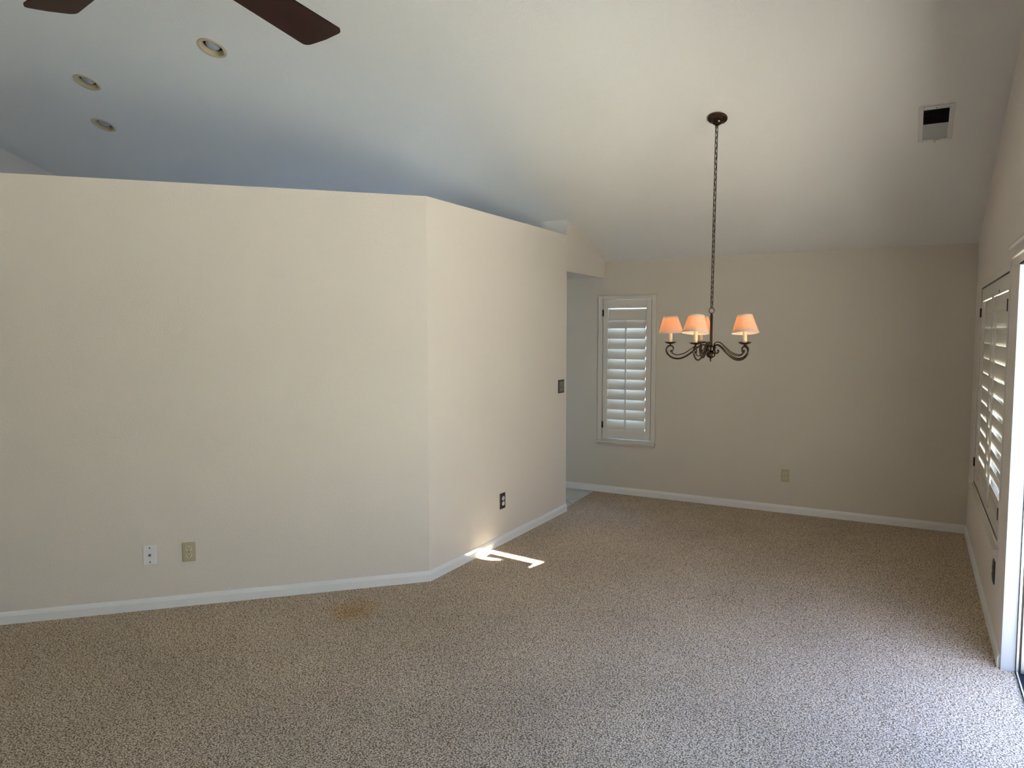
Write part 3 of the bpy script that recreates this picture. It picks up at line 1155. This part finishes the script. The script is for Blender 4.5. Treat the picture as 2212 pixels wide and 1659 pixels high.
def arm_meshes():
    """one arm in its own frame: x outwards from the hub axis, z up (relative to the hub origin)"""
    bm = bmesh.new()
    lower = spline([(0.018, 0, L_(1.482)), (0.030, 0, L_(1.500)), (0.050, 0, L_(1.507)), (0.080, 0, L_(1.492)), (0.120, 0, L_(1.458)),
                    (0.165, 0, L_(1.427)), (0.205, 0, L_(1.416)), (0.245, 0, L_(1.424)), (0.274, 0, L_(1.450)),
                    (0.280, 0, L_(1.476)), (0.268, 0, L_(1.496)), (0.248, 0, L_(1.499)), (0.236, 0, L_(1.486)), (0.238, 0, L_(1.470)), (0.247, 0, L_(1.464))], 8)
    rr = [0.0056] * len(lower)
    for i in range(len(rr)):
        t = i / (len(rr) - 1)
        if t > 0.7:
            rr[i] = 0.0056 - 0.0022 * (t - 0.7) / 0.3
    tube(bm, lower, 0.006, 10, radii=rr)
    upper = spline([(0.020, 0, L_(1.495)), (0.028, 0, L_(1.515)), (0.048, 0, L_(1.524)), (0.075, 0, L_(1.518)), (0.115, 0, L_(1.487)),
                    (0.160, 0, L_(1.455)), (0.205, 0, L_(1.441)), (0.232, 0, L_(1.446)), (0.245, 0, L_(1.457))], 8)
    tube(bm, upper, 0.0031, 8)
    # small curl under the shoulder of the arm
    curl = spline([(0.034, 0, L_(1.494)), (0.030, 0, L_(1.470)), (0.038, 0, L_(1.455)), (0.052, 0, L_(1.455)), (0.058, 0, L_(1.466)), (0.051, 0, L_(1.474))], 8)
    tube(bm, curl, 0.0042, 8)
    bmesh.ops.create_uvsphere(bm, u_segments=14, v_segments=10, radius=0.0085,
                              matrix=Matrix.Translation((0.247, 0, L_(1.464))))
    # neck carrying the pan
    lathe(bm, [(0, L_(1.514)), (0.006, L_(1.513)), (0.0045, L_(1.506)), (0.007, L_(1.501)), (0.004, L_(1.494)), (0, L_(1.494))], 14,
          Matrix.Translation((RAD, 0, 0)))
    return bm


def pan_bm():
    bm = bmesh.new()
    lathe(bm, [(0, L_(1.512)), (0.012, L_(1.511)), (0.026, L_(1.514)), (0.0395, L_(1.5225)), (0.0405, L_(1.5235)), (0.039, L_(1.5245)),
               (0.026, L_(1.5175)), (0.012, L_(1.515)), (0, L_(1.515))], 36, Matrix.Translation((RAD, 0, 0)))
    return bm


def candle_bm():
    bm = bmesh.new()
    lathe(bm, [(0, L_(1.515)), (0.0128, L_(1.515)), (0.0122, L_(1.560)), (0.0124, L_(1.598)), (0.010, L_(1.602)), (0, L_(1.602))], 24,
          Matrix.Translation((RAD, 0, 0)))
    return bm


def bulb_bm():
    bm = bmesh.new()
    lathe(bm, [(0, L_(1.602)), (0.006, L_(1.602)), (0.010, L_(1.612)), (0.0115, L_(1.624)), (0.008, L_(1.640)), (0.003, L_(1.652)), (0, L_(1.655))], 20,
          Matrix.Translation((RAD, 0, 0)))
    return bm


SB, ST, RB, RT = 1.582, 1.690, 0.0800, 0.0450
SMID = L_(1.634)


def shade_bm():
    bm = bmesh.new()
    lathe(bm, [(RB, L_(SB)), (RT, L_(ST)), (RT - 0.0012, L_(ST)), (RB - 0.0012, L_(SB))], 48, Matrix.Translation((0, 0, -SMID)), close=True)
    return bm


def band_bm(which):
    bm = bmesh.new()
    k = (RB - RT) / (ST - SB)
    if which == 'bottom':
        z0, z1 = SB - 0.0015, SB + 0.0075
    else:
        z0, z1 = ST - 0.0068, ST + 0.0015
    r0, r1 = RB - k * (z0 - SB), RB - k * (z1 - SB)
    lathe(bm, [(r0 + 0.0013, L_(z0)), (r1 + 0.0013, L_(z1)), (r1 - 0.0016, L_(z1)), (r0 - 0.0016, L_(z0))], 48,
          Matrix.Translation((0, 0, -SMID)), close=True)
    return bm


# how each shade has slipped on its bulb: (lean of the top away from the viewer, lean to the right), degrees
LEAN = [(-1.0, -2.5), (7.5, 2.5), (7.5, -2.5), (5.0, -3.0), (6.0, 1.0)]
V_RIGHT = Vector((math.cos(math.radians(13.87)), math.sin(math.radians(13.87)), 0))
V_AWAY = Vector((-V_RIGHT.y, V_RIGHT.x, 0))

first = None
for i in range(5):
    ang = arm0 + i * 2 * PI / 5
    if first is None:
        parts = {}
        arm = mk('arm', arm_meshes(), M['bronze'], ch, smooth=True)
        pan = mk('drip_pan', pan_bm(), M['bronze'], arm)
        smooth_by_angle(pan, 40)
        can = mk('candle_sleeve', candle_bm(), M['candle'], ch)
        smooth_by_angle(can, 40)
        blb = mk('bulb', bulb_bm(), M['bulb_on'], can, smooth=True)
        shd = mk('lamp_shade', shade_bm(), M['lampshade'], ch)
        smooth_by_angle(shd, 40)
        tb = mk('shade_trim', band_bm('bottom'), M['shade_trim'], shd)
        smooth_by_angle(tb, 40)
        tt = mk('shade_trim', band_bm('top'), M['shade_trim'], shd)
        smooth_by_angle(tt, 40)
        first = [(arm, [pan]), (can, [blb]), (shd, [tb, tt])]
        cur = first
    else:
        cur = []
        for par, kids in first:
            c = par.copy()
            COL.objects.link(c)
            c.parent = ch
            for kd in kids:
                kc = kd.copy()
                COL.objects.link(kc)
                kc.parent = c
            cur.append((c, []))
    for par, _ in cur[:2]:
        par.rotation_euler = (0, 0, ang)
    away, side = LEAN[i]
    sh_o = cur[2][0]
    sh_o.location = (RAD * math.cos(ang), RAD * math.sin(ang), SMID)
    sh_o.rotation_euler = (Matrix.Rotation(math.radians(-away), 3, V_RIGHT) @ Matrix.Rotation(math.radians(side), 3, V_AWAY)).to_euler()
    pd = bpy.data.lights.new('bulb_light', 'POINT')
    pd.energy = 0.26
    pd.color = (1.0, 0.60, 0.26)
    pd.shadow_soft_size = 0.012
    po = bpy.data.objects.new('bulb_light', pd)
    po.location = HUB + Vector((RAD * math.cos(ang), RAD * math.sin(ang), L_(1.634)))
    COL.objects.link(po)


# ------------------------------------------------------------------ ceiling fan
FAN = Vector((-1.955, -5.478, 2.5))
fan = empty('ceiling_fan', FAN, 0, 'ceiling fan with dark reddish-brown wooden blades at the top edge', 'ceiling fan')
bm = bmesh.new()
lathe(bm, [(0, 0.015), (0.05, 0.015), (0.085, 0.03), (0.105, 0.06), (0.105, 0.11), (0.08, 0.15), (0.04, 0.17), (0, 0.17)], 40)
smooth_by_angle(mk('motor_housing', bm, M['fan_metal'], fan))
bm = bmesh.new()
ztop = zc(FAN.y) - FAN.z
lathe(bm, [(0, 0.16), (0.013, 0.16), (0.013, ztop - 0.03), (0, ztop - 0.03)], 20)
smooth_by_angle(mk('downrod', bm, M['fan_metal'], fan))
bm = bmesh.new()
cmt = ceil_mtx(FAN.x, FAN.y)
cmt.translation = cmt.translation - FAN
lathe(bm, [(0, 0), (0.075, 0), (0.072, 0.03), (0.045, 0.07), (0.02, 0.085), (0, 0.085)], 36, cmt)
smooth_by_angle(mk('canopy', bm, M['fan_metal'], fan))


def blade_bm():
    bm = bmesh.new()
    r0, r1, w0, w1, c = 0.20, 0.642, 0.055, 0.069, 0.022
    pts = [(r0, -w0), (r1 - c, -w1)]
    for k in range(1, 6):
        a = -PI / 2 + k * PI / 12
        pts.append((r1 - c + c * math.cos(a), -w1 + c + c * math.sin(a)))
    pts.append((r1 + 0.004, 0))
    for k in range(0, 6):
        a = k * PI / 12
        pts.append((r1 - c + c * math.cos(a), w1 - c + c * math.sin(a)))
    pts += [(r1 - c, w1), (r0, w0)]
    prism(bm, pts, lambda u, v, d: (u, v, d), -0.003, 0.003)
    bmesh.ops.rotate(bm, verts=bm.verts[:], cent=(0, 0, 0), matrix=Matrix.Rotation(math.radians(-10), 3, 'X'))
    return bm


def bracket_bm():
    bm = bmesh.new()
    box(bm, 0.09, 0.21, -0.016, 0.016, 0.012, 0.017, 0.002)
    vs = box(bm, 0.19, 0.27, -0.035, 0.035, 0.004, 0.008, 0.0015)
    bmesh.ops.rotate(bm, verts=[v for v in vs if v.is_valid], cent=(0, 0, 0), matrix=Matrix.Rotation(math.radians(-10), 3, 'X'))
    return bm


b0 = None
for i in range(5):
    if b0 is None:
        b = mk('blade', blade_bm(), M['blade'], fan)
        k = mk('blade_bracket', bracket_bm(), M['fan_metal'], b)
        b0, k0 = b, k
    else:
        b = b0.copy()
        COL.objects.link(b)
        b.parent = fan
        k = k0.copy()
        COL.objects.link(k)
        k.parent = b
    b.rotation_euler = (0, 0, math.radians(98.0 + 72 * i))
